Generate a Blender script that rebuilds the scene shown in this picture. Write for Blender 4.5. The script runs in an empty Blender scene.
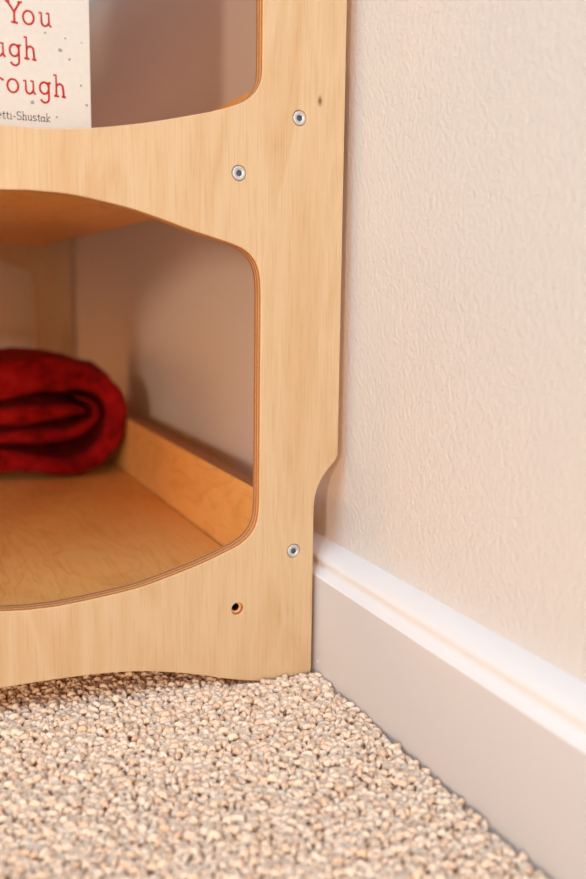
import bpy, bmesh, math, random
import numpy as np
from mathutils import Vector, Matrix, noise as mnoise

random.seed(7)
rng = np.random.default_rng(7)
scene = bpy.context.scene
C = scene.collection


# ------------------------------------------------------------------ helpers
def srgb(r, g, b):
    f = lambda c: (c / 255 / 12.92) if c / 255 <= .04045 else ((c / 255 + .055) / 1.055) ** 2.4
    return (f(r), f(g), f(b), 1.0)


def link_mesh(name, me, mats, parent=None, smooth=False):
    o = bpy.data.objects.new(name, me)
    C.objects.link(o)
    for m in (mats if isinstance(mats, (list, tuple)) else [mats]):
        me.materials.append(m)
    if smooth:
        me.polygons.foreach_set('use_smooth', [True] * len(me.polygons))
    if parent is not None:
        o.parent = parent
    return o


def obj(name, bm, mats, parent=None, smooth=False, origin=(0, 0, 0)):
    """bmesh given in world coordinates -> one mesh object whose origin is `origin`
    (when parented, `origin` is the world position of the parent)."""
    bm.normal_update()
    me = bpy.data.meshes.new(name)
    ox, oy, oz = origin
    for v in bm.verts:
        v.co.x -= ox; v.co.y -= oy; v.co.z -= oz
    bm.to_mesh(me); bm.free()
    o = link_mesh(name, me, mats, parent, smooth)
    if parent is None:
        o.location = origin
    return o


def thing(name, label, cat, loc=(0, 0, 0), group=None):
    o = bpy.data.objects.new(name, None)
    C.objects.link(o)
    o.location = loc
    o.empty_display_size = .05
    tag(o, label, cat, group)
    return o


def tag(o, label, cat, group=None, kind=None):
    o['label'] = label
    o['category'] = cat
    if group:
        o['group'] = group
    if kind:
        o['kind'] = kind


def add_box(bm, x0, x1, y0, y1, z0, z1, bevel=0.0, seg=2):
    r = bmesh.ops.create_cube(bm, size=1.0)
    vs = r['verts']
    for v in vs:
        v.co = Vector((x0 + (v.co.x + .5) * (x1 - x0), y0 + (v.co.y + .5) * (y1 - y0), z0 + (v.co.z + .5) * (z1 - z0)))
    if bevel:
        es = list({e for v in vs for e in v.link_edges})
        bmesh.ops.bevel(bm, geom=es, offset=bevel, segments=seg, profile=.5, affect='EDGES')


def catmull(pts, n=6, closed=False):
    out = []
    N = len(pts)
    rngi = range(N if closed else N - 1)
    for i in rngi:
        if closed:
            p0, p1, p2, p3 = (np.array(pts[(i + k - 1) % N], float) for k in range(4))
        else:
            p1, p2 = np.array(pts[i], float), np.array(pts[i + 1], float)
            p0 = np.array(pts[i - 1], float) if i else 2 * p1 - p2
            p3 = np.array(pts[i + 2], float) if i + 2 < N else 2 * p2 - p1
        for k in range(n):
            t = k / n
            out.append(.5 * ((2 * p1) + (-p0 + p2) * t + (2 * p0 - 5 * p1 + 4 * p2 - p3) * t * t
                             + (-p0 + 3 * p1 - 3 * p2 + p3) * t ** 3))
    if not closed:
        out.append(np.array(pts[-1], float))
    return out


# ------------------------------------------------------------------ materials
def new_mat(name):
    m = bpy.data.materials.new(name)
    m.use_nodes = True
    nt = m.node_tree
    b = nt.nodes['Principled BSDF']
    return m, nt, b


def N(nt, typ, **kw):
    n = nt.nodes.new(typ)
    for k, v in kw.items():
        setattr(n, k, v)
    return n


def ramp(nt, stops):
    r = N(nt, 'ShaderNodeValToRGB')
    e = r.color_ramp.elements
    while len(e) < len(stops):
        e.new(.5)
    for i, (p, c) in enumerate(stops):
        e[i].position = p; e[i].color = c
    return r


def noise_tex(nt, coord, scale_vec, scale=1.0, detail=4, rough=.55, distortion=0.0):
    mp = N(nt, 'ShaderNodeMapping')
    mp.inputs['Scale'].default_value = scale_vec
    nt.links.new(coord, mp.inputs['Vector'])
    n = N(nt, 'ShaderNodeTexNoise')
    n.inputs['Scale'].default_value = scale
    n.inputs['Detail'].default_value = detail
    n.inputs['Roughness'].default_value = rough
    n.inputs['Distortion'].default_value = distortion
    nt.links.new(mp.outputs[0], n.inputs['Vector'])
    return n


def mix(nt, fac, a, b, blend='MIX'):
    m = N(nt, 'ShaderNodeMix', data_type='RGBA', blend_type=blend)
    for sock, val in ((0, fac), (6, a), (7, b)):
        if hasattr(val, 'is_linked') or hasattr(val, 'links'):
            nt.links.new(val, m.inputs[sock])
        else:
            m.inputs[sock].default_value = val
    return m.outputs[2]


def bump(nt, height, strength, dist, bsdf):
    b = N(nt, 'ShaderNodeBump')
    b.inputs['Strength'].default_value = strength
    b.inputs['Distance'].default_value = dist
    nt.links.new(height, b.inputs['Height'])
    nt.links.new(b.outputs[0], bsdf.inputs['Normal'])
    return b


WOOD_L, WOOD_M, WOOD_D = srgb(203, 180, 147), srgb(195, 166, 128), srgb(182, 147, 102)


def wood_mat(name, fine, broad, fleck=None, rough=.42, swirl=0.0, tones=(WOOD_L, WOOD_M, WOOD_D)):
    """birch veneer: fine pores stretched along the grain plus broad soft figure"""
    m, nt, b = new_mat(name)
    co = N(nt, 'ShaderNodeTexCoord').outputs['Object']
    n1 = noise_tex(nt, co, fine, 1.0, 3, .6)
    n2 = noise_tex(nt, co, broad, 1.0, 4, .5, 1.2 + swirl)
    r2 = ramp(nt, [(.25, tones[1]), (.5, tones[0]), (.68, tones[1]), (.85, tones[2])])
    nt.links.new(n2.outputs['Fac'], r2.inputs['Fac'])
    r1 = ramp(nt, [(.30, (.80, .71, .60, 1)), (.46, (.96, .94, .90, 1)), (.62, (1, 1, 1, 1))])
    nt.links.new(n1.outputs['Fac'], r1.inputs['Fac'])
    col = mix(nt, .55, r2.outputs[0], r1.outputs[0], 'MULTIPLY')
    if swirl:
        w = noise_tex(nt, co, (broad[0] * .55, broad[1] * .26, broad[2] * .55), 1.0, 3, .5, 1.6)
        ml = N(nt, 'ShaderNodeMath', operation='MULTIPLY'); ml.inputs[1].default_value = 9.0
        nt.links.new(w.outputs['Fac'], ml.inputs[0])
        fr = N(nt, 'ShaderNodeMath', operation='FRACT')
        nt.links.new(ml.outputs[0], fr.inputs[0])
        rr = ramp(nt, [(0.0, (.74, .58, .42, 1)), (.14, (1, 1, 1, 1)), (.8, (1, 1, 1, 1)), (1.0, (.86, .74, .6, 1))])
        nt.links.new(fr.outputs[0], rr.inputs['Fac'])
        col = mix(nt, .45, col, rr.outputs[0], 'MULTIPLY')
    if fleck:
        vm = N(nt, 'ShaderNodeVectorMath', operation='SUBTRACT')
        vm.inputs[1].default_value = fleck
        nt.links.new(co, vm.inputs[0])
        mp = N(nt, 'ShaderNodeMapping'); mp.inputs['Scale'].default_value = (1.6, .2, .8)
        nt.links.new(vm.outputs[0], mp.inputs['Vector'])
        ln = N(nt, 'ShaderNodeVectorMath', operation='LENGTH')
        nt.links.new(mp.outputs[0], ln.inputs[0])
        rr = ramp(nt, [(.0, srgb(120, 60, 25)), (.0012, srgb(150, 85, 40)), (.0026, (1, 1, 1, 1))])
        nt.links.new(ln.outputs['Value'], rr.inputs['Fac'])
        col = mix(nt, 1.0, col, rr.outputs[0], 'MULTIPLY')
    nt.links.new(col, b.inputs['Base Color'])
    b.inputs['Roughness'].default_value = rough
    b.inputs['Specular IOR Level'].default_value = .35
    bump(nt, n1.outputs['Fac'], .12, .0004, b)
    return m


def ply_edge_mat(name, axis, offset, period, tone=(1, 1, 1, 1)):
    """laminations of a plywood edge: bands across the board's thickness axis"""
    m, nt, b = new_mat(name)
    co = N(nt, 'ShaderNodeTexCoord').outputs['Object']
    sp = N(nt, 'ShaderNodeSeparateXYZ')
    nt.links.new(co, sp.inputs[0])
    wob = noise_tex(nt, co, (60, 60, 60), 1.0, 2, .5)
    a = N(nt, 'ShaderNodeMath', operation='MULTIPLY_ADD')
    a.inputs[1].default_value = .00012; nt.links.new(wob.outputs['Fac'], a.inputs[0])
    nt.links.new(sp.outputs[axis], a.inputs[2])
    s = N(nt, 'ShaderNodeMath', operation='SUBTRACT'); s.inputs[1].default_value = offset
    nt.links.new(a.outputs[0], s.inputs[0])
    d = N(nt, 'ShaderNodeMath', operation='DIVIDE'); d.inputs[1].default_value = period
    nt.links.new(s.outputs[0], d.inputs[0])
    fr = N(nt, 'ShaderNodeMath', operation='FRACT'); nt.links.new(d.outputs[0], fr.inputs[0])
    r = ramp(nt, [(.0, srgb(243, 206, 156)), (.34, srgb(238, 194, 140)), (.42, srgb(112, 54, 24)),
                  (.58, srgb(206, 152, 98)), (.86, srgb(196, 136, 84)), (.95, srgb(106, 50, 22))])
    nt.links.new(fr.outputs[0], r.inputs['Fac'])
    pore = noise_tex(nt, co, (500, 500, 500), 1.0, 2, .5)
    pr = ramp(nt, [(.3, (.8, .72, .62, 1)), (.55, (1, 1, 1, 1))]); nt.links.new(pore.outputs['Fac'], pr.inputs['Fac'])
    nt.links.new(mix(nt, 1.0, mix(nt, .5, r.outputs[0], pr.outputs[0], 'MULTIPLY'), tone, 'MULTIPLY'), b.inputs['Base Color'])
    b.inputs['Roughness'].default_value = .55
    return m


def paint_mat(name, col, rough, bumps=(), mottled=None):
    m, nt, b = new_mat(name)
    co = N(nt, 'ShaderNodeTexCoord').outputs['Object']
    b.inputs['Roughness'].default_value = rough
    b.inputs['Specular IOR Level'].default_value = .3
    if mottled:
        n = noise_tex(nt, co, (6, 6, 6), 1.0, 3, .5)
        nt.links.new(mix(nt, n.outputs['Fac'], col, mottled), b.inputs['Base Color'])
    else:
        b.inputs['Base Color'].default_value = col
    h = None
    for sv, amp, det in bumps:
        n = noise_tex(nt, co, sv, 1.0, det, .55)
        mu = N(nt, 'ShaderNodeMath', operation='MULTIPLY'); mu.inputs[1].default_value = amp
        nt.links.new(n.outputs['Fac'], mu.inputs[0])
        if h is None:
            h = mu.outputs[0]
        else:
            ad = N(nt, 'ShaderNodeMath', operation='ADD')
            nt.links.new(h, ad.inputs[0]); nt.links.new(mu.outputs[0], ad.inputs[1]); h = ad.outputs[0]
    if h is not None:
        bump(nt, h, 1.0, 1.0, b)
    return m


def simple_mat(name, col, rough=.5, metallic=0.0, spec=.4):
    m, nt, b = new_mat(name)
    co = N(nt, 'ShaderNodeTexCoord').outputs['Object']
    n = noise_tex(nt, co, (300, 300, 300), 1.0, 2, .5)
    dk = tuple(c * .9 for c in col[:3]) + (1,)
    nt.links.new(mix(nt, n.outputs['Fac'], dk, col), b.inputs['Base Color'])
    b.inputs['Roughness'].default_value = rough
    b.inputs['Metallic'].default_value = metallic
    b.inputs['Specular IOR Level'].default_value = spec
    return m


SHELF_ROOT = (-.21, .5575, 0.0)
M = {}
M['panel'] = wood_mat('birch_veneer_upright_grain', (900, 900, 26), (26, 26, 5),
                      fleck=(-.0005 + .21, -.5575, .4398))
M['board'] = wood_mat('birch_veneer_figured', (420, 20, 420), (16, 9, 16), swirl=.8,
                      tones=(srgb(240, 184, 108), srgb(235, 174, 96), srgb(222, 152, 72)))
M['edge_y'] = ply_edge_mat('plywood_edge_of_panel', 'Y', -.5575, .0046, (.96, .86, .75, 1))
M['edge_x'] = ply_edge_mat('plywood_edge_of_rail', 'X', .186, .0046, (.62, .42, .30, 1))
M['edge_z'] = ply_edge_mat('plywood_edge_of_shelf', 'Z', .0515, .0046)
M['wall'] = paint_mat('beige_wall_paint', srgb(222, 218, 212), .55,
                      [((260, 260, 260), .0009, 3), ((600, 600, 600), .0003, 2)])
M['board_paint'] = paint_mat('greige_baseboard_paint', srgb(214, 209, 205), .4, [((700, 9, 700), .00012, 2)])
M['trim'] = paint_mat('white_trim_paint', srgb(240, 240, 239), .35, [((900, 14, 900), .00006, 2)])
M['far_wall'] = paint_mat('far_wall_paint', srgb(226, 212, 196), .6, [((150, 150, 150), .001, 2)])
M['zinc'] = simple_mat('zinc_plated_steel', srgb(196, 200, 206), .42, .45)
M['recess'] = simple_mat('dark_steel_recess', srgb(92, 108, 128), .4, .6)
M['hole_shade'] = simple_mat('painted_hole_shade', srgb(38, 30, 26), .6, .3)  # near-black colour paints in the shade deep inside the empty bolt hole
M['paper'] = simple_mat('cream_book_cover', srgb(206, 204, 200), .4)
M['pages'] = simple_mat('page_block_paper', srgb(236, 226, 204), .8)
M['speck'] = simple_mat('grey_paint_specks', srgb(140, 142, 146), .6)
M['red_ink'] = simple_mat('red_lettering', srgb(172, 20, 14), .6)
M['black_ink'] = simple_mat('dark_lettering', srgb(44, 32, 28), .6)


def blanket_mat():
    m, nt, b = new_mat('red_woven_blanket')
    co = N(nt, 'ShaderNodeTexCoord').outputs['Object']
    n = noise_tex(nt, co, (45, 45, 45), 1.0, 4, .6)
    r = ramp(nt, [(.3, srgb(92, 6, 10)), (.52, srgb(146, 14, 18)), (.75, srgb(168, 30, 28))])
    nt.links.new(n.outputs['Fac'], r.inputs['Fac'])
    nt.links.new(r.outputs[0], b.inputs['Base Color'])
    b.inputs['Roughness'].default_value = .95
    b.inputs['Specular IOR Level'].default_value = .1
    b.inputs['Sheen Weight'].default_value = .06
    b.inputs['Sheen Tint'].default_value = srgb(255, 90, 80)
    f = noise_tex(nt, co, (420, 420, 420), 1.0, 3, .6)
    bump(nt, f.outputs['Fac'], .8, .003, b)
    return m


M['blanket'] = blanket_mat()


def carpet_mat(name, island):
    m, nt, b = new_mat(name)
    r = ramp(nt, [(.0, srgb(236, 206, 176)), (.3, srgb(247, 223, 198)), (.6, srgb(250, 230, 207)),
                  (.85, srgb(250, 233, 213)), (1.0, srgb(234, 202, 172))])
    co = N(nt, 'ShaderNodeTexCoord').outputs['Object']
    if island:
        g = N(nt, 'ShaderNodeNewGeometry')
        nt.links.new(g.outputs['Random Per Island'], r.inputs['Fac'])
    else:
        v = N(nt, 'ShaderNodeTexVoronoi'); v.inputs['Scale'].default_value = 170
        nt.links.new(co, v.inputs['Vector'])
        nt.links.new(v.outputs['Color'], r.inputs['Fac'])
        bump(nt, v.outputs['Distance'], .8, -.004, b)
    f = noise_tex(nt, co, (900, 900, 900), 1.0, 2, .6)
    rr = ramp(nt, [(.3, (.86, .82, .78, 1)), (.6, (1, 1, 1, 1))]); nt.links.new(f.outputs['Fac'], rr.inputs['Fac'])
    nt.links.new(mix(nt, .7, r.outputs[0], rr.outputs[0], 'MULTIPLY'), b.inputs['Base Color'])
    b.inputs['Roughness'].default_value = .95
    b.inputs['Specular IOR Level'].default_value = .08
    if island:
        bump(nt, f.outputs['Fac'], .5, .0012, b)
    return m


M['loop'] = carpet_mat('beige_loop_yarn', True)
M['floor'] = carpet_mat('beige_carpet_backing', False)

# ------------------------------------------------------------------ setting
YAW = .005                 # the wall runs very slightly askew of the bookshelf


def askew(o):
    o.rotation_euler = (0, 0, YAW)
    return o


bm = bmesh.new()
add_box(bm, -2.6, .030, -2.4, 1.2, -.04, -.0055)
o = obj('floor', bm, M['floor']); o['kind'] = 'structure'

bm = bmesh.new()
add_box(bm, .030, .15, -2.4, 1.265, -.04, 2.5)
r = bmesh.ops.create_icosphere(bm, subdivisions=2, radius=1)      # a crumb of dried paint on the wall
for v in r['verts']:
    q = v.co.copy()
    v.co = Vector((.0302 + q.x * .0007, -.0954 + q.y * .0030 + q.z * .0005, .1471 + q.z * .0010 - q.y * .0014))
o = askew(obj('wall_right', bm, M['wall'])); o['kind'] = 'structure'

bm = bmesh.new()
add_box(bm, -2.6, .020, 1.165, 1.265, -.04, 2.5)
o = obj('wall_back', bm, M['far_wall']); o['kind'] = 'structure'

# baseboard: moulded profile (X, Z) run along the wall
prof = [(.030, -.008), (.0045, -.008), (.0045, .0785), (.0049, .0792), (.0060, .0800), (.0085, .0816), (.0108, .0831),
        (.0117, .0840), (.0118, .0850), (.0114, .0864), (.0108, .0880), (.0105, .0892), (.0105, .0902), (.0111, .0914),
        (.0128, .0928), (.0150, .0941), (.0176, .0954), (.0208, .0966), (.0245, .0976), (.0280, .0983), (.030, .0986)]
bm = bmesh.new()
ys = [-2.38, -.6, -.1, .3, .8, 1.16]
rows = [[bm.verts.new((x, y, z)) for x, z in prof] for y in ys]
for a, b_ in zip(rows, rows[1:]):
    for i in range(len(prof)):
        j = (i + 1) % len(prof)
        bm.faces.new((a[i], b_[i], b_[j], a[j]))
bm.faces.new(rows[0]); bm.faces.new(list(reversed(rows[-1])))
for (x, y, z, s) in [(.0045, -.004, .0842, .0011), (.0045, -.0026, .0090, .0012), (.0045, .001, .0800, .0008)]:  # paint drips
    r = bmesh.ops.create_icosphere(bm, subdivisions=2, radius=s)
    for v in r['verts']:
        v.co = Vector((x + v.co.x * .6 + (.008 if z > .081 else 0), y + v.co.y, z + v.co.z * 1.3))
bmesh.ops.recalc_face_normals(bm, faces=bm.faces)
for f in bm.faces:                                    # flat board painted greige, moulded cap white
    f.material_index = 1 if max(v.co.z for v in f.verts) < .0786 else 0
o = askew(obj('baseboard_right', bm, [M['trim'], M['board_paint']], smooth=True)); o['kind'] = 'structure'
o.data.set_sharp_from_angle(angle=math.radians(50))

# carpet loops: every loop a short curled nub of yarn, all one pile
xs, ysn = [], []
pitch = .0047
nx = int(.62 / pitch); ny = int(.62 / (pitch * .9))
pos = []
for j in range(ny):
    for i in range(nx):
        x = -.612 + (i + (.5 if j % 2 else 0)) * pitch + rng.normal(0, .0009)
        y = -.47 + j * pitch * .9 + rng.normal(0, .0009)
        if x < .0015 - YAW * y:
            pos.append((x, y))
pos = np.array(pos)
K = len(pos)
NS, NR = 7, 6                                        # rings along a nub, points round it
u = np.linspace(0, 1, NS)
ang = np.linspace(0, 2 * math.pi, NR, endpoint=False)
rad = np.sqrt(np.clip(1 - (2 * u - 1) ** 2, 0.03, 1)) ** .8
az = rng.uniform(0, 2 * math.pi, K)
arch = rng.uniform(.3, .85, K)
L = rng.uniform(.0044, .0068, K); R_ = rng.uniform(.0022, .0030, K)
zc = rng.normal(-.0010, .0007, K)
tilt = rng.normal(0, .22, K)
t = (u - .5)[None, :]
cx = L[:, None] * t                                   # along the nub
cz = R_[:, None] * arch[:, None] * (1 - (2 * t) ** 2) * 1.4 + L[:, None] * t * np.tan(tilt)[:, None]
cs = R_[:, None] * .5 * np.sin(2 * math.pi * t + rng.uniform(0, 6, K)[:, None])
px = cx[:, :, None] + 0 * ang
ps = cs[:, :, None] + R_[:, None, None] * rad[None, :, None] * np.cos(ang)
pz = cz[:, :, None] + R_[:, None, None] * rad[None, :, None] * np.sin(ang) * .95
ca, sa = np.cos(az)[:, None, None], np.sin(az)[:, None, None]
co = np.stack([pos[:, 0, None, None] + px * ca - ps * sa, pos[:, 1, None, None] + px * sa + ps * ca,
               zc[:, None, None] + pz - .0012], -1).reshape(-1, 3)
wallx = .0042 - YAW * co[:, 1]
co[:, 0] = np.where(co[:, 0] > wallx, wallx - .0001, co[:, 0])
# nothing pokes up through the foot of the panel or past its face
cl = co.reshape(K, -1, 3)
for fx0, fx1 in ((-.0680, .0015), (-.4215, -.3520)):
    hit = ((cl[:, :, 0] > fx0) & (cl[:, :, 0] < fx1) & (cl[:, :, 1] > -.0006) & (cl[:, :, 1] < .0160)).any(1)
    top = cl[:, :, 2].max(1)
    cl[hit, :, 2] -= np.maximum(0, top[hit] + .0016)[:, None]
co = cl.reshape(-1, 3)
one = []
for i in range(NS - 1):
    for k in range(NR):
        one.append((i * NR + k, i * NR + (k + 1) % NR, (i + 1) * NR + (k + 1) % NR, (i + 1) * NR + k))
one = np.array(one)
faces = (one[None] + (np.arange(K) * NS * NR)[:, None, None]).reshape(-1, 4)
me = bpy.data.meshes.new('carpet_pile')
me.vertices.add(len(co)); me.vertices.foreach_set('co', co.ravel())
me.loops.add(faces.size); me.loops.foreach_set('vertex_index', faces.ravel().astype(np.int32))
me.polygons.add(len(faces)); me.polygons.foreach_set('loop_start', np.arange(0, faces.size, 4, dtype=np.int32))
me.update(calc_edges=True); me.validate()
o = link_mesh('carpet_pile', me, M['loop'], smooth=True)
tag(o, 'nubbly beige loop pile of the carpet in front of the bookshelf', 'carpet', kind='stuff')

# ------------------------------------------------------------------ bookshelf
CX = -.21                                             # the end panel is symmetric about this line
T = .015                                              # plywood thickness
LEN = 1.115


def mirror(pts):
    return [(2 * CX - x, z) for x, z in reversed(pts)]


outer_r = [(-.205, .0262), (-.17, .0254), (-.14, .0225), (-.117, .0182), (-.0934, .0123), (-.0773, .0073), (-.0608, .0030),
           (-.050, .0005)]
outer_r = [tuple(p) for p in catmull(outer_r, 6)]
outer_r += [(-.044, -.0010), (-.004, -.0010), (-.0014, -.0003), (-.0003, .0012), (0, .004), (0, .06), (0, .125)]
outer_r += [tuple(p) for p in catmull([(0, .134), (.0006, .1416), (.0025, .1496), (.0067, .1587), (.0134, .167),
                                       (.0180, .1722), (.0196, .1755), (.0200, .180)], 5)]
outer_r += [(.02, .3), (.02, .72)]
outer_r += [(.02 - .05 * (1 - math.cos(a)), .72 + .05 * math.sin(a)) for a in [math.pi / 2 * k / 8 for k in range(1, 9)]]
low_r = [tuple(p) for p in catmull([(CX, .0799), (-.1969, .0802), (-.1684, .0828), (-.1391, .0868), (-.1164, .0925), (-.0931, .0992),
                                    (-.0733, .1064), (-.0613, .1115), (-.0520, .1190), (-.0470, .1290), (-.0455, .1420)], 6)]
low_r += [tuple(p) for p in catmull([(-.0455, .300), (-.0464, .3130), (-.0490, .3215), (-.0529, .3274), (-.0583, .3316), (-.0653, .3348),
                                     (-.0812, .3395), (-.0998, .3446), (-.1214, .3515), (-.1424, .3574), (-.1629, .3615),
                                     (-.1842, .3648), (CX, .3660)], 6)]
up_r = [tuple(p) for p in catmull([(CX, .4055), (-.190, .4060), (-.172, .4077), (-.1519, .4106), (-.1278, .4151), (-.0921, .4235),
                                   (-.0775, .4275), (-.0664, .4314), (-.0586, .4350), (-.0515, .4408), (-.0470, .4484), (-.0456, .456),
                                   (-.0455, .470)], 6)]
up_r += [tuple(p) for p in catmull([(-.0455, .650), (-.0464, .663), (-.0490, .6715), (-.0529, .6774), (-.0583, .6816),
                                    (-.0812, .6895), (-.1214, .7015), (-.1629, .7115), (CX, .7160)], 6)]


def circle(x, z, r, n=36):
    return [(x + r * math.cos(2 * math.pi * k / n), z + r * math.sin(2 * math.pi * k / n)) for k in range(n)]


SCREWS = [(-.0164, .4266), (-.0630, .3852), (-.0166, .1022)]
HOLE = (-.0631, .0610)
MS = [(2 * CX - x, z) for x, z in SCREWS + [HOLE]]      # the far upright carries the same fixings


def loop_of(half):
    m = mirror(half)
    return half + [p for p in m if all(math.dist(p, q) > 1e-6 for q in (half[0], half[-1]))]


def panel_mesh(y_front, parent):
    cu = bpy.data.curves.new('panel_outline', 'CURVE')
    cu.dimensions = '2D'; cu.fill_mode = 'BOTH'
    loops = [loop_of(outer_r), loop_of(low_r), loop_of(up_r)]
    loops += [circle(x, z, .00555) for x, z in SCREWS + MS[:3]] + [circle(*HOLE, .0049), circle(*MS[3], .0049)]
    for lp in loops:
        s = cu.splines.new('POLY'); s.use_cyclic_u = True
        s.points.add(len(lp) - 1)
        for p, (x, z) in zip(s.points, lp):
            p.co = (x, z, 0, 1)
    BV = .0006
    cu.extrude = T / 2 - BV
    cu.bevel_depth = BV; cu.bevel_resolution = 1; cu.offset = -BV
    tmp = bpy.data.objects.new('panel_outline', cu)
    C.objects.link(tmp)
    dg = bpy.context.evaluated_depsgraph_get()
    me = bpy.data.meshes.new_from_object(tmp.evaluated_get(dg))
    bpy.data.objects.remove(tmp); bpy.data.curves.remove(cu)
    me.name = 'end_panel'
    ox, oy, oz = SHELF_ROOT
    n = len(me.vertices)
    c = np.empty(n * 3); me.vertices.foreach_get('co', c); c = c.reshape(-1, 3)
    w = np.stack([c[:, 0] - ox, -c[:, 2] + y_front + T / 2 - oy, c[:, 1] - oz], -1)
    me.vertices.foreach_set('co', w.ravel())
    me.materials.clear()
    o = link_mesh('end_panel', me, [M['panel'], M['edge_y']], parent)
    me.update()
    for p in me.polygons:
        p.material_index = 1 if abs(p.normal.y) < .5 else 0
        p.use_smooth = abs(p.normal.y) < .9
    return o


def lathe_y(bm, cx, cy, cz, rings, n=24, mat=0, hexed=()):
    """rings of (radius, depth along +Y); rings listed in `hexed` are six-sided"""
    prev = None
    first = None
    for ri, (r, d) in enumerate(rings):
        row = []
        for k in range(n):
            a = 2 * math.pi * k / n
            rr = r
            if ri in hexed:
                s = (a + .35) % (math.pi / 3) - math.pi / 6
                rr = r * math.cos(math.pi / 6) / math.cos(s)
            row.append(bm.verts.new((cx + rr * math.cos(a), cy + d, cz + rr * math.sin(a))))
        if prev:
            for k in range(n):
                f = bm.faces.new((prev[k], prev[(k + 1) % n], row[(k + 1) % n], row[k]))
                f.material_index = mat if not isinstance(mat, (list, tuple)) else mat[ri - 1]
        else:
            first = row
        prev = row
    f = bm.faces.new(prev)
    f.material_index = mat if not isinstance(mat, (list, tuple)) else mat[-1]
    return first


def add_screw(x, z, y_face, sgn, panel):
    bm = bmesh.new()
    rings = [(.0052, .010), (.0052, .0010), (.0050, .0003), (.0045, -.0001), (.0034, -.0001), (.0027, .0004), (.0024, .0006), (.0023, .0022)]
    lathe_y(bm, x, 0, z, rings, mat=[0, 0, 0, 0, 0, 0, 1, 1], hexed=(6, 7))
    for v in bm.verts:
        v.co.y = y_face + sgn * v.co.y
    bmesh.ops.recalc_face_normals(bm, faces=bm.faces)
    s = obj('screw', bm, [M['zinc'], M['recess']], panel, smooth=True, origin=SHELF_ROOT)
    s.data.set_sharp_from_angle(angle=math.radians(40))
    s['label'] = 'silvery hex socket screw head'
    return s


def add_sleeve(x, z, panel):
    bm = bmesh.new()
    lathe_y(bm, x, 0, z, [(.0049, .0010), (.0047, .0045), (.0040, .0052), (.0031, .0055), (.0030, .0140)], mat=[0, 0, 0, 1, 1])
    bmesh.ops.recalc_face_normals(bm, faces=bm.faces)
    s = obj('bolt_hole', bm, [M['edge_y'], M['hole_shade']], panel, origin=SHELF_ROOT)
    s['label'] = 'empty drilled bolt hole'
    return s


root = thing('bookshelf', 'light birch plywood bookshelf with rounded openings standing against the beige wall', 'bookshelf', SHELF_ROOT)
front = panel_mesh(0.0, root)
back = panel_mesh(LEN - T, root)
for x, z in SCREWS + MS[:3]:
    add_screw(x, z, 0.0, 1, front)
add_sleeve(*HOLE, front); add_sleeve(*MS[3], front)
for x, z in SCREWS:
    add_screw(x, z, LEN, -1, back)


def board(name, x0, x1, z0, z1, edge, thin_axis):
    bm = bmesh.new()
    add_box(bm, x0, x1, T, LEN - T, z0, z1, .0008, 2)
    bm.normal_update()
    for f in bm.faces:
        n = f.normal
        f.material_index = 0 if abs(n[thin_axis]) > .7 else 1
    return obj(name, bm, [M['board'], edge], root, origin=SHELF_ROOT)


board('shelf', -.400, -.0256, .0515, .0695, M['edge_z'], 2)
board('shelf', -.400, -.0256, .376, .394, M['edge_z'], 2)
board('rail', -.024, -.009, .064, .1395, M['edge_x'], 0)
board('rail', -.024, -.009, .3885, .459, M['edge_x'], 0)

board('shelf', -.400, -.009, .722, .740, M['edge_z'], 2)  # unseen top shelf, added to keep overhead light out of the upper compartment
board('light_block_board', -.4110, -.4000, .0515, .090, M['edge_x'], 0)  # this and the next two: unseen boards added to block room-side light
board('light_block_board', -.4110, -.4000, .250, .380, M['edge_x'], 0)
board('light_block_board', -.4110, -.4000, .445, .630, M['edge_x'], 0)

# ------------------------------------------------------------------ blanket
PATH = [(-0.0856, 0.1743, 0.0057), (-0.0697, 0.1679, 0.0074), (-0.0632, 0.1558, 0.0102), (-0.0703, 0.1428, 0.013), (-0.0924, 0.1313, 0.0158), (-0.1297, 0.127, 0.017), (-0.1796, 0.1269, 0.0147), (-0.2461, 0.1303, 0.0141), (-0.3143, 0.1329, 0.0141), (-0.328, 0.1296, 0.0141), (-0.3346, 0.1218, 0.0147), (-0.329, 0.1111, 0.017), (-0.3157, 0.107, 0.0209), (-0.2473, 0.1014, 0.0249), (-0.1807, 0.0964, 0.026), (-0.1392, 0.0903, 0.0221), (-0.1022, 0.0844, 0.0204), (-0.0729, 0.09, 0.0215), (-0.0517, 0.109, 0.0241), (-0.0408, 0.1325, 0.0255), (-0.0389, 0.1564, 0.0269), (-0.0451, 0.1789, 0.0275), (-0.0648, 0.1942, 0.0297), (-0.0936, 0.2022, 0.0354), (-0.1359, 0.2032, 0.0425), (-0.1772, 0.1971, 0.0475), (-0.2431, 0.1987, 0.0453), (-0.3059, 0.199, 0.0368), (-0.3282, 0.1929, 0.0283), (-0.3362, 0.1798, 0.0255), (-0.3297, 0.1662, 0.0241), (-0.308, 0.1599, 0.0241), (-0.2449, 0.1565, 0.0241), (-0.1787, 0.1538, 0.0241), (-0.1373, 0.155, 0.0241), (-0.1004, 0.1573, 0.0198), (-0.0816, 0.1574, 0.013)]
PATH[13] = (-.2473, .0985, .0249); PATH[12] = (-.3157, .101, .0209)


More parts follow.
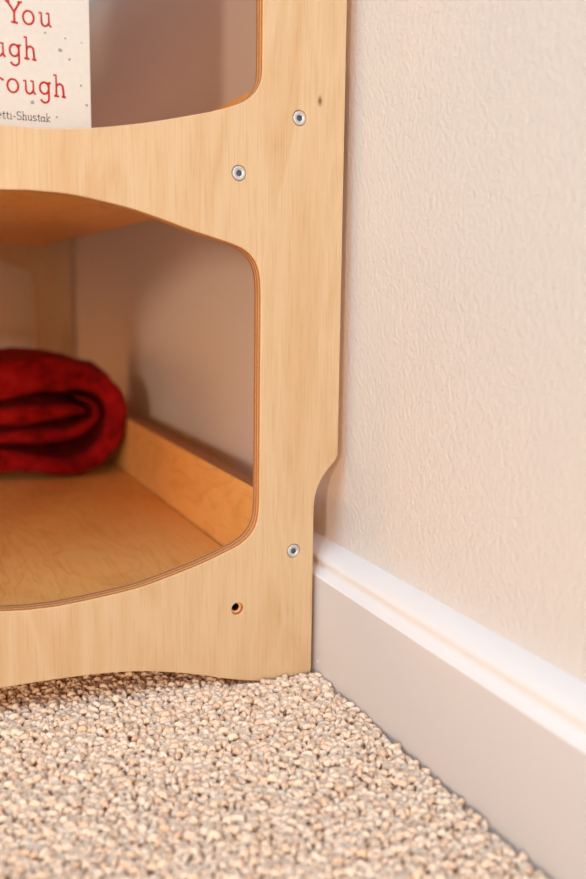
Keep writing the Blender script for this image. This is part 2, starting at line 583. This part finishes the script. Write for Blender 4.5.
def make_blanket():
    by = .50
    P = [np.array(p) for p in catmull(PATH, 5)]
    n = len(P)
    ring = []                                          # closed outline of the folded cloth in section
    lefts, rights = [], []
    for i, p in enumerate(P):
        a = P[max(i - 1, 0)]; b_ = P[min(i + 1, n - 1)]
        d = np.array([b_[0] - a[0], b_[1] - a[1]]); d /= max(np.linalg.norm(d), 1e-9)
        nr = np.array([-d[1], d[0]])
        lefts.append((p[:2] + nr * p[2] / 2, nr)); rights.append((p[:2] - nr * p[2] / 2, -nr))
    cap1 = (P[-1][:2] + (P[-1][:2] - P[-2][:2]) / np.linalg.norm(P[-1][:2] - P[-2][:2]) * P[-1][2] * .45)
    cap0 = (P[0][:2] + (P[0][:2] - P[1][:2]) / np.linalg.norm(P[0][:2] - P[1][:2]) * P[0][2] * .45)
    outline = [q for q, _ in lefts] + [cap1] + [q for q, _ in reversed(rights)] + [cap0]
    mids = [p[:2] for p in P] + [P[-1][:2]] + [p[:2] for p in reversed(P)] + [P[0][:2]]
    m = len(outline)
    # rows along Y; the first rows round the cut edge of the cloth over
    depth = .23
    rows = [(0.0, .22), (.0012, .55), (.0035, .82), (.007, .97), (.011, 1.0)]
    rows += [(.011 + (depth - .022) * k / 18, 1.0) for k in range(1, 18)]
    rows += [(depth - .011, 1.0), (depth - .007, .97), (depth - .0035, .82), (depth - .0012, .55), (depth, .22)]
    bm = bmesh.new()
    grid = []
    for (dy, s) in rows:
        row = []
        for k in range(m):
            grow = .45 * min(1.0, max(0.0, (dy - .03) / .05)) * min(1.0, max(0.0, (depth - .01 - dy) / .02))
            if outline[k][1] > .205:
                grow *= .15
            q = mids[k] + (outline[k] - mids[k]) * s * (1 + grow)
            x, z = float(q[0]), float(q[1])
            off = mnoise.noise(Vector((x * 22, dy * 14, z * 22))) * .0036 + mnoise.noise(Vector((x * 70, dy * 55 + 3, z * 70))) * .0020
            dirv = outline[k] - mids[k]
            ln = np.linalg.norm(dirv)
            dirv = dirv / ln if ln > 1e-9 else dirv
            edge = .004 * mnoise.noise(Vector((x * 18, 7, z * 18)))      # uneven front edge
            zz = z - .0065 * min(1, max(.3, (z - .07) / .12)) + float(dirv[1]) * off
            xx = min(x + float(dirv[0]) * off, -.0255 if z < .15 else -.0235)
            row.append(bm.verts.new((xx, by + dy + edge * (1 - dy / depth), max(zz, .0699))))
        grid.append(row)
    for a, b_ in zip(grid, grid[1:]):
        for k in range(m):
            j = (k + 1) % m
            bm.faces.new((a[k], a[j], b_[j], b_[k]))
    # close the cut edges: strips between the two sides of the cloth
    for row, flip in ((grid[0], False), (grid[-1], True)):
        for i in range(n - 1):
            a, b_, c, d = row[i], row[i + 1], row[m - 3 - i], row[m - 2 - i]
            try:
                bm.faces.new((a, b_, c, d) if flip else (d, c, b_, a))
            except ValueError:
                pass
        for tri in ((row[n - 1], row[n], row[n + 1]), (row[m - 2], row[m - 1], row[0])):
            bm.faces.new(tri)
    bmesh.ops.recalc_face_normals(bm, faces=bm.faces)
    o = obj('blanket', bm, M['blanket'], smooth=True, origin=(-.18, .615, .0699))
    tag(o, 'thick red woven blanket folded on the lower shelf of the birch bookshelf', 'blanket')
    return o


make_blanket()

# ------------------------------------------------------------------ book
BK = dict(x0=-.370, x1=-.1634, y0=.0200, y1=.0370, z0=.3942, z1=.670)
BROOT = ((BK['x0'] + BK['x1']) / 2, .0285, BK['z0'])
book = thing('picture_book', 'cream picture book with red title lettering standing upright on the upper shelf', 'book', BROOT)


def make_book():
    x0, x1, y0, y1, z0, z1 = (BK[k] for k in ('x0', 'x1', 'y0', 'y1', 'z0', 'z1'))
    t = .0024
    bm = bmesh.new()
    add_box(bm, x0, x1, y0, y0 + t, z0, z1, .0007, 2)
    # flecks of grey paint printed over the cover (x, z, size)
    rs = random.Random(3)
    spots = [(-.1835, .4596, .0015), (-.1775, .4545, .0010), (-.1700, .4383, .0009), (-.1665, .4260, .0012), (-.2025, .4248, .0015),
             (-.1930, .4698, .0009), (-.1800, .4675, .0008), (-.1868, .4165, .0009), (-.2140, .4600, .0006), (-.1690, .4660, .0006)]
    spots += [(rs.uniform(x0 + .01, x1 - .01), rs.uniform(.48, z1 - .01), rs.uniform(.0005, .0014)) for _ in range(50)]
    spots += [(rs.uniform(x0 + .01, -.23), rs.uniform(.40, .48), rs.uniform(.0005, .0014)) for _ in range(12)]
    for sx, sz, sr in spots:
        vs = [bm.verts.new((sx + sr * rs.uniform(.6, 1.1) * math.cos(a), y0 - .00006, sz + sr * rs.uniform(.6, 1.2) * math.sin(a)))
              for a in [2 * math.pi * k / 9 for k in range(9)]]
        f = bm.faces.new(vs); f.material_index = 1
        f.normal_update()
        if f.normal.y > 0:
            f.normal_flip()
    obj('front_cover', bm, [M['paper'], M['speck']], book, origin=BROOT)
    bm = bmesh.new(); add_box(bm, x0, x1, y1 - t, y1, z0, z1, .0007, 2)
    obj('back_cover', bm, M['paper'], book, origin=BROOT)
    bm = bmesh.new(); add_box(bm, x0 - .0022, x0 + .0002, y0, y1, z0, z1, .0009, 2)
    obj('spine', bm, M['paper'], book, origin=BROOT)
    bm = bmesh.new(); add_box(bm, x0 + .0002, x1 - .003, y0 + t, y1 - t, z0 + .003, z1 - .003)
    obj('page_block', bm, M['pages'], book, origin=BROOT)


make_book()


def arc(cx, cy, rx, ry, a0, a1, n=14):
    return [(cx + rx * math.cos(math.radians(a0 + (a1 - a0) * k / n)), cy + ry * math.sin(math.radians(a0 + (a1 - a0) * k / n)))
            for k in range(n + 1)]


# hand-drawn slab-serif letters: (advance, strokes), in mm for a 10 mm x-height
G = {
    'Y': (11.3, [[(1.6, 15.3), (6.6, 8.0), (6.6, .2)], [(6.6, 8.0), (11.0, 15.5)], [(0, 15.2), (3.4, 15.5)], [(9.2, 15.4), (12.8, 15.7)],
                 [(4.2, .4), (9.2, .0)]]),
    'I': (6.5, [[(3, 15.5), (3, 0)], [(.6, 15.5), (5.4, 15.5)], [(.6, 0), (5.4, 0)]]),
    'L': (11.5, [[(2.4, 15.5), (2.4, 0), (9.4, 0), (9.6, 3)], [(.4, 15.5), (4.6, 15.5)]]),
    'T': (12.5, [[(6, 15.5), (6, 0)], [(.8, 12.6), (.8, 15.5), (11.2, 15.5), (11.2, 12.6)], [(3.8, 0), (8.2, 0)]]),
    'B': (10.5, [[(2, 15.5), (2, 0)], [(0.6, 15.5), (5, 15.5)] + arc(5, 11.8, 3.4, 3.7, 90, -90) + [(2, 8.1)],
                 [(5, 8.1)] + arc(5.2, 4, 4, 4.1, 90, -90) + [(.6, 0)]]),
    'R': (11, [[(2, 15.5), (2, 0)], [(.6, 15.5), (5, 15.5)] + arc(5, 11.8, 3.6, 3.7, 90, -90) + [(2, 8.1)], [(5, 8.1), (9, 0), (10.4, 0)], [(.4, 0), (3.8, 0)]]),
    'S': (10.6, [arc(4.9, 11.6, 3.9, 3.9, 25, 270, 14) + arc(4.9, 3.9, 4.3, 3.9, 90, -150, 14)]),
    'o': (10.6, [arc(4.3, 5.0, 4.1, 5.0, 90, 450, 26)]),
    'u': (10.6, [[(0, 9.6), (2.0, 9.6), (2.0, 3.6)] + arc(4.7, 3.4, 2.7, 3.3, 180, 300, 8) + [(7.6, 2.4)], [(5.6, 9.7), (7.7, 9.7), (7.8, 1.6), (9.4, -.3)]]),
    'g': (9.4, [arc(4.0, 5.4, 3.5, 4.4, 0, 360, 24), [(7.4, 8.6), (7.5, -2.2)] + arc(4.3, -2.4, 3.2, 3.3, 0, -165, 12), [(5.6, 9.2), (9.2, 9.6)]]),
    'h': (10.6, [[(.3, 16.2), (2.3, 16.0), (2.3, 0)], [(.4, .3), (4.4, 0)], [(2.3, 6.4)] + arc(5.0, 6.2, 2.7, 3.4, 170, 20, 9) + [(7.9, 3.6), (8.1, .2)], [(6.4, .1), (9.8, -.4)]]),
    'r': (8.6, [[(.4, 9.6), (2.2, 9.6), (2.2, 0)], [(.2, 0), (4.6, 0)], [(2.2, 6)] + arc(5.2, 6.3, 2.8, 3.4, 165, 45, 8) + [(7.4, 8.2)]]),
    'v': (10, [[(1.4, 9.7), (4.8, .2), (8.4, 9.8)], [(0, 9.6), (3, 9.8)], [(6.8, 9.8), (9.8, 9.9)]]),
    'e': (9.6, [[(.8, 5.2), (8.1, 5.4)] + arc(4.4, 5.2, 3.8, 4.7, 5, 300, 20)]),
    'a': (9.8, [arc(3.9, 4.6, 3.5, 4.5, 0, 360, 22), [(7.4, 9.4), (7.5, 1.4), (9.2, -.2)]]),
    'n': (10.6, [[(.4, 9.6), (2.3, 9.6), (2.3, 0)], [(.4, 0), (4.4, 0)], [(2.3, 6.4)] + arc(5.0, 6.2, 2.7, 3.4, 170, 20, 9) + [(7.9, 3.6), (8.1, 0)], [(6.4, 0), (9.8, 0)]]),
    'd': (10.2, [arc(4.0, 4.8, 3.5, 4.7, 0, 360, 22), [(5.6, 16), (7.5, 16), (7.6, 1.4), (9.3, -.2)]]),
    't': (7.2, [[(3, 14), (3, 2.2)] + arc(5, 2.2, 2, 2.2, 180, 320, 8), [(.4, 9.6), (6.2, 9.6)]]),
    'i': (5.6, [[(.6, 9.6), (2.6, 9.6), (2.6, 0)], [(.6, 0), (4.6, 0)], [(2.4, 13.2), (2.8, 13.6)]]),
    's': (8.4, [arc(3.8, 7.3, 2.9, 2.5, 30, 270, 12) + arc(3.8, 2.4, 3.2, 2.4, 90, -150, 12)]),
    'k': (10, [[(.4, 16), (2.3, 16), (2.3, 0)], [(.4, 0), (4.2, 0)], [(8.2, 9.6), (2.6, 4.8), (8.0, .3), (9.6, 0)], [(6.4, 9.6), (9.4, 9.6)]]),
    '-': (7.4, [[(.8, 5.6), (5.6, 5.2)]]),
    ' ': (6.5, []),
}


def lettering(name, text, x_right, z_base, scale, width, mat, track=0.0):
    adv = [G[c][0] * scale * 1e-3 * 1.0 + track for c in text]
    x = x_right + track - sum(adv)
    cu = bpy.data.curves.new('lettering', 'CURVE')
    cu.dimensions = '3D'
    cu.bevel_depth = width / 2; cu.bevel_resolution = 2; cu.use_fill_caps = True
    for c, a in zip(text, adv):
        for st in G[c][1]:
            s = cu.splines.new('POLY')
            s.points.add(len(st) - 1)
            for p, (u_, v_) in zip(s.points, st):
                p.co = (x + u_ * scale * 1e-3, z_base + v_ * scale * 1e-3, 0, 1)
        x += a
    tmp = bpy.data.objects.new('lettering', cu); C.objects.link(tmp)
    me = bpy.data.meshes.new_from_object(tmp.evaluated_get(bpy.context.evaluated_depsgraph_get()))
    bpy.data.objects.remove(tmp); bpy.data.curves.remove(cu)
    me.name = name
    n = len(me.vertices)
    q = np.empty(n * 3); me.vertices.foreach_get('co', q); q = q.reshape(-1, 3)
    w = np.stack([q[:, 0] - BROOT[0], BK['y0'] - .00005 - q[:, 2] * .12 - BROOT[1], q[:, 1] - BROOT[2]], -1)
    me.vertices.foreach_set('co', w.ravel())
    me.materials.clear()
    return link_mesh(name, me, mat, book, smooth=True)


for txt, xr, zb in (('I Love You', -.1880, .4738), ('Through', -.1984, .4520), ('and Through', -.1797, .4300)):
    lettering('title_lettering', txt, xr, zb, .84, .0014, M['red_ink'], .0014)['label'] = 'red title lettering'
lettering('author_lettering', 'Rossetti-Shustak', -.1909, .4130, .322, .00056, M['black_ink'], .0001)['label'] = 'dark author lettering'

# ------------------------------------------------------------------ light
def area(name, loc, target, sx, sy, power, col=(1, 1, 1)):
    l = bpy.data.lights.new(name, 'AREA')
    l.shape = 'RECTANGLE'; l.size = sx; l.size_y = sy; l.energy = power; l.color = col
    o = bpy.data.objects.new(name, l); C.objects.link(o)
    o.location = loc
    o.rotation_euler = (Vector(target) - Vector(loc)).to_track_quat('-Z', 'Y').to_euler()
    return o


tgt = Vector((-.2, 0, .45))
dirv = Vector((.567, .823, -.04)).normalized()
area('table_lamp_light', tgt - dirv * 3.0, tgt, .16, .30, 135, (1, .74, .54))
area('left_fill_light', (-2.4, -1.1, 1.3), (0, -.15, .3), 1.6, 1.6, 72, (.77, .95, 1.12))  # added soft fill that brightens the wall, baseboard and carpet
area('front_fill_light', (-.85, -2.7, .45), (-.2, 0, .25), 1.4, .8, 80, (1, .64, .33))  # added warm fill from behind the camera, lifts the shelf interior
area('interior_fill_light', (-1.30, 1.02, .26), (0, .40, .28), .30, .30, 10, (1, .38, .10))  # added warm fill, aimed through the side gaps into the compartments
area('ceiling_bounce_light', (-.7, -1.3, 2.3), (-.2, -.1, .2), 1.8, 1.6, 102, (.73, .98, 1.26))

w = bpy.data.worlds.new('room_light'); scene.world = w
w.use_nodes = True
bg = w.node_tree.nodes['Background']
bg.inputs['Color'].default_value = (1, .96, .92, 1)
bg.inputs['Strength'].default_value = .06

# ------------------------------------------------------------------ camera
cam = bpy.data.cameras.new('camera')
co_ = bpy.data.objects.new('camera', cam); C.objects.link(co_)
R3 = [[0.9167412937021264, -0.05176103121771925, 0.3961138675540526],
      [-0.3992752969362576, -0.15057008185668508, 0.9043826002893545],
      [0.012831121455842436, -0.9872433570791699, -0.15870071274331435]]
mw = Matrix.Identity(4)
for i in range(3):
    mw[i][0] = R3[i][0]; mw[i][1] = -R3[i][1]; mw[i][2] = -R3[i][2]
mw.translation = (-.3032, -.65, .3045)
co_.matrix_world = mw
cam.sensor_fit = 'VERTICAL'; cam.sensor_height = 36.0
cam.lens = 940 / 879 * 36
cam.clip_start = .01; cam.clip_end = 50
cam.dof.use_dof = True
fwd = Vector((R3[0][2], R3[1][2], R3[2][2]))
cam.dof.focus_distance = (Vector((-.06, 0, .30)) - mw.translation).dot(fwd)
cam.dof.aperture_fstop = 4.0
scene.camera = co_

scene.view_settings.view_transform = 'Standard'
scene.view_settings.look = 'None'
scene.view_settings.gamma = 1
scene.view_settings.use_curve_mapping = False
scene.view_settings.exposure = -1.72
try:
    scene.cycles.diffuse_bounces = 8
    scene.cycles.max_bounces = 12
except Exception:
    pass
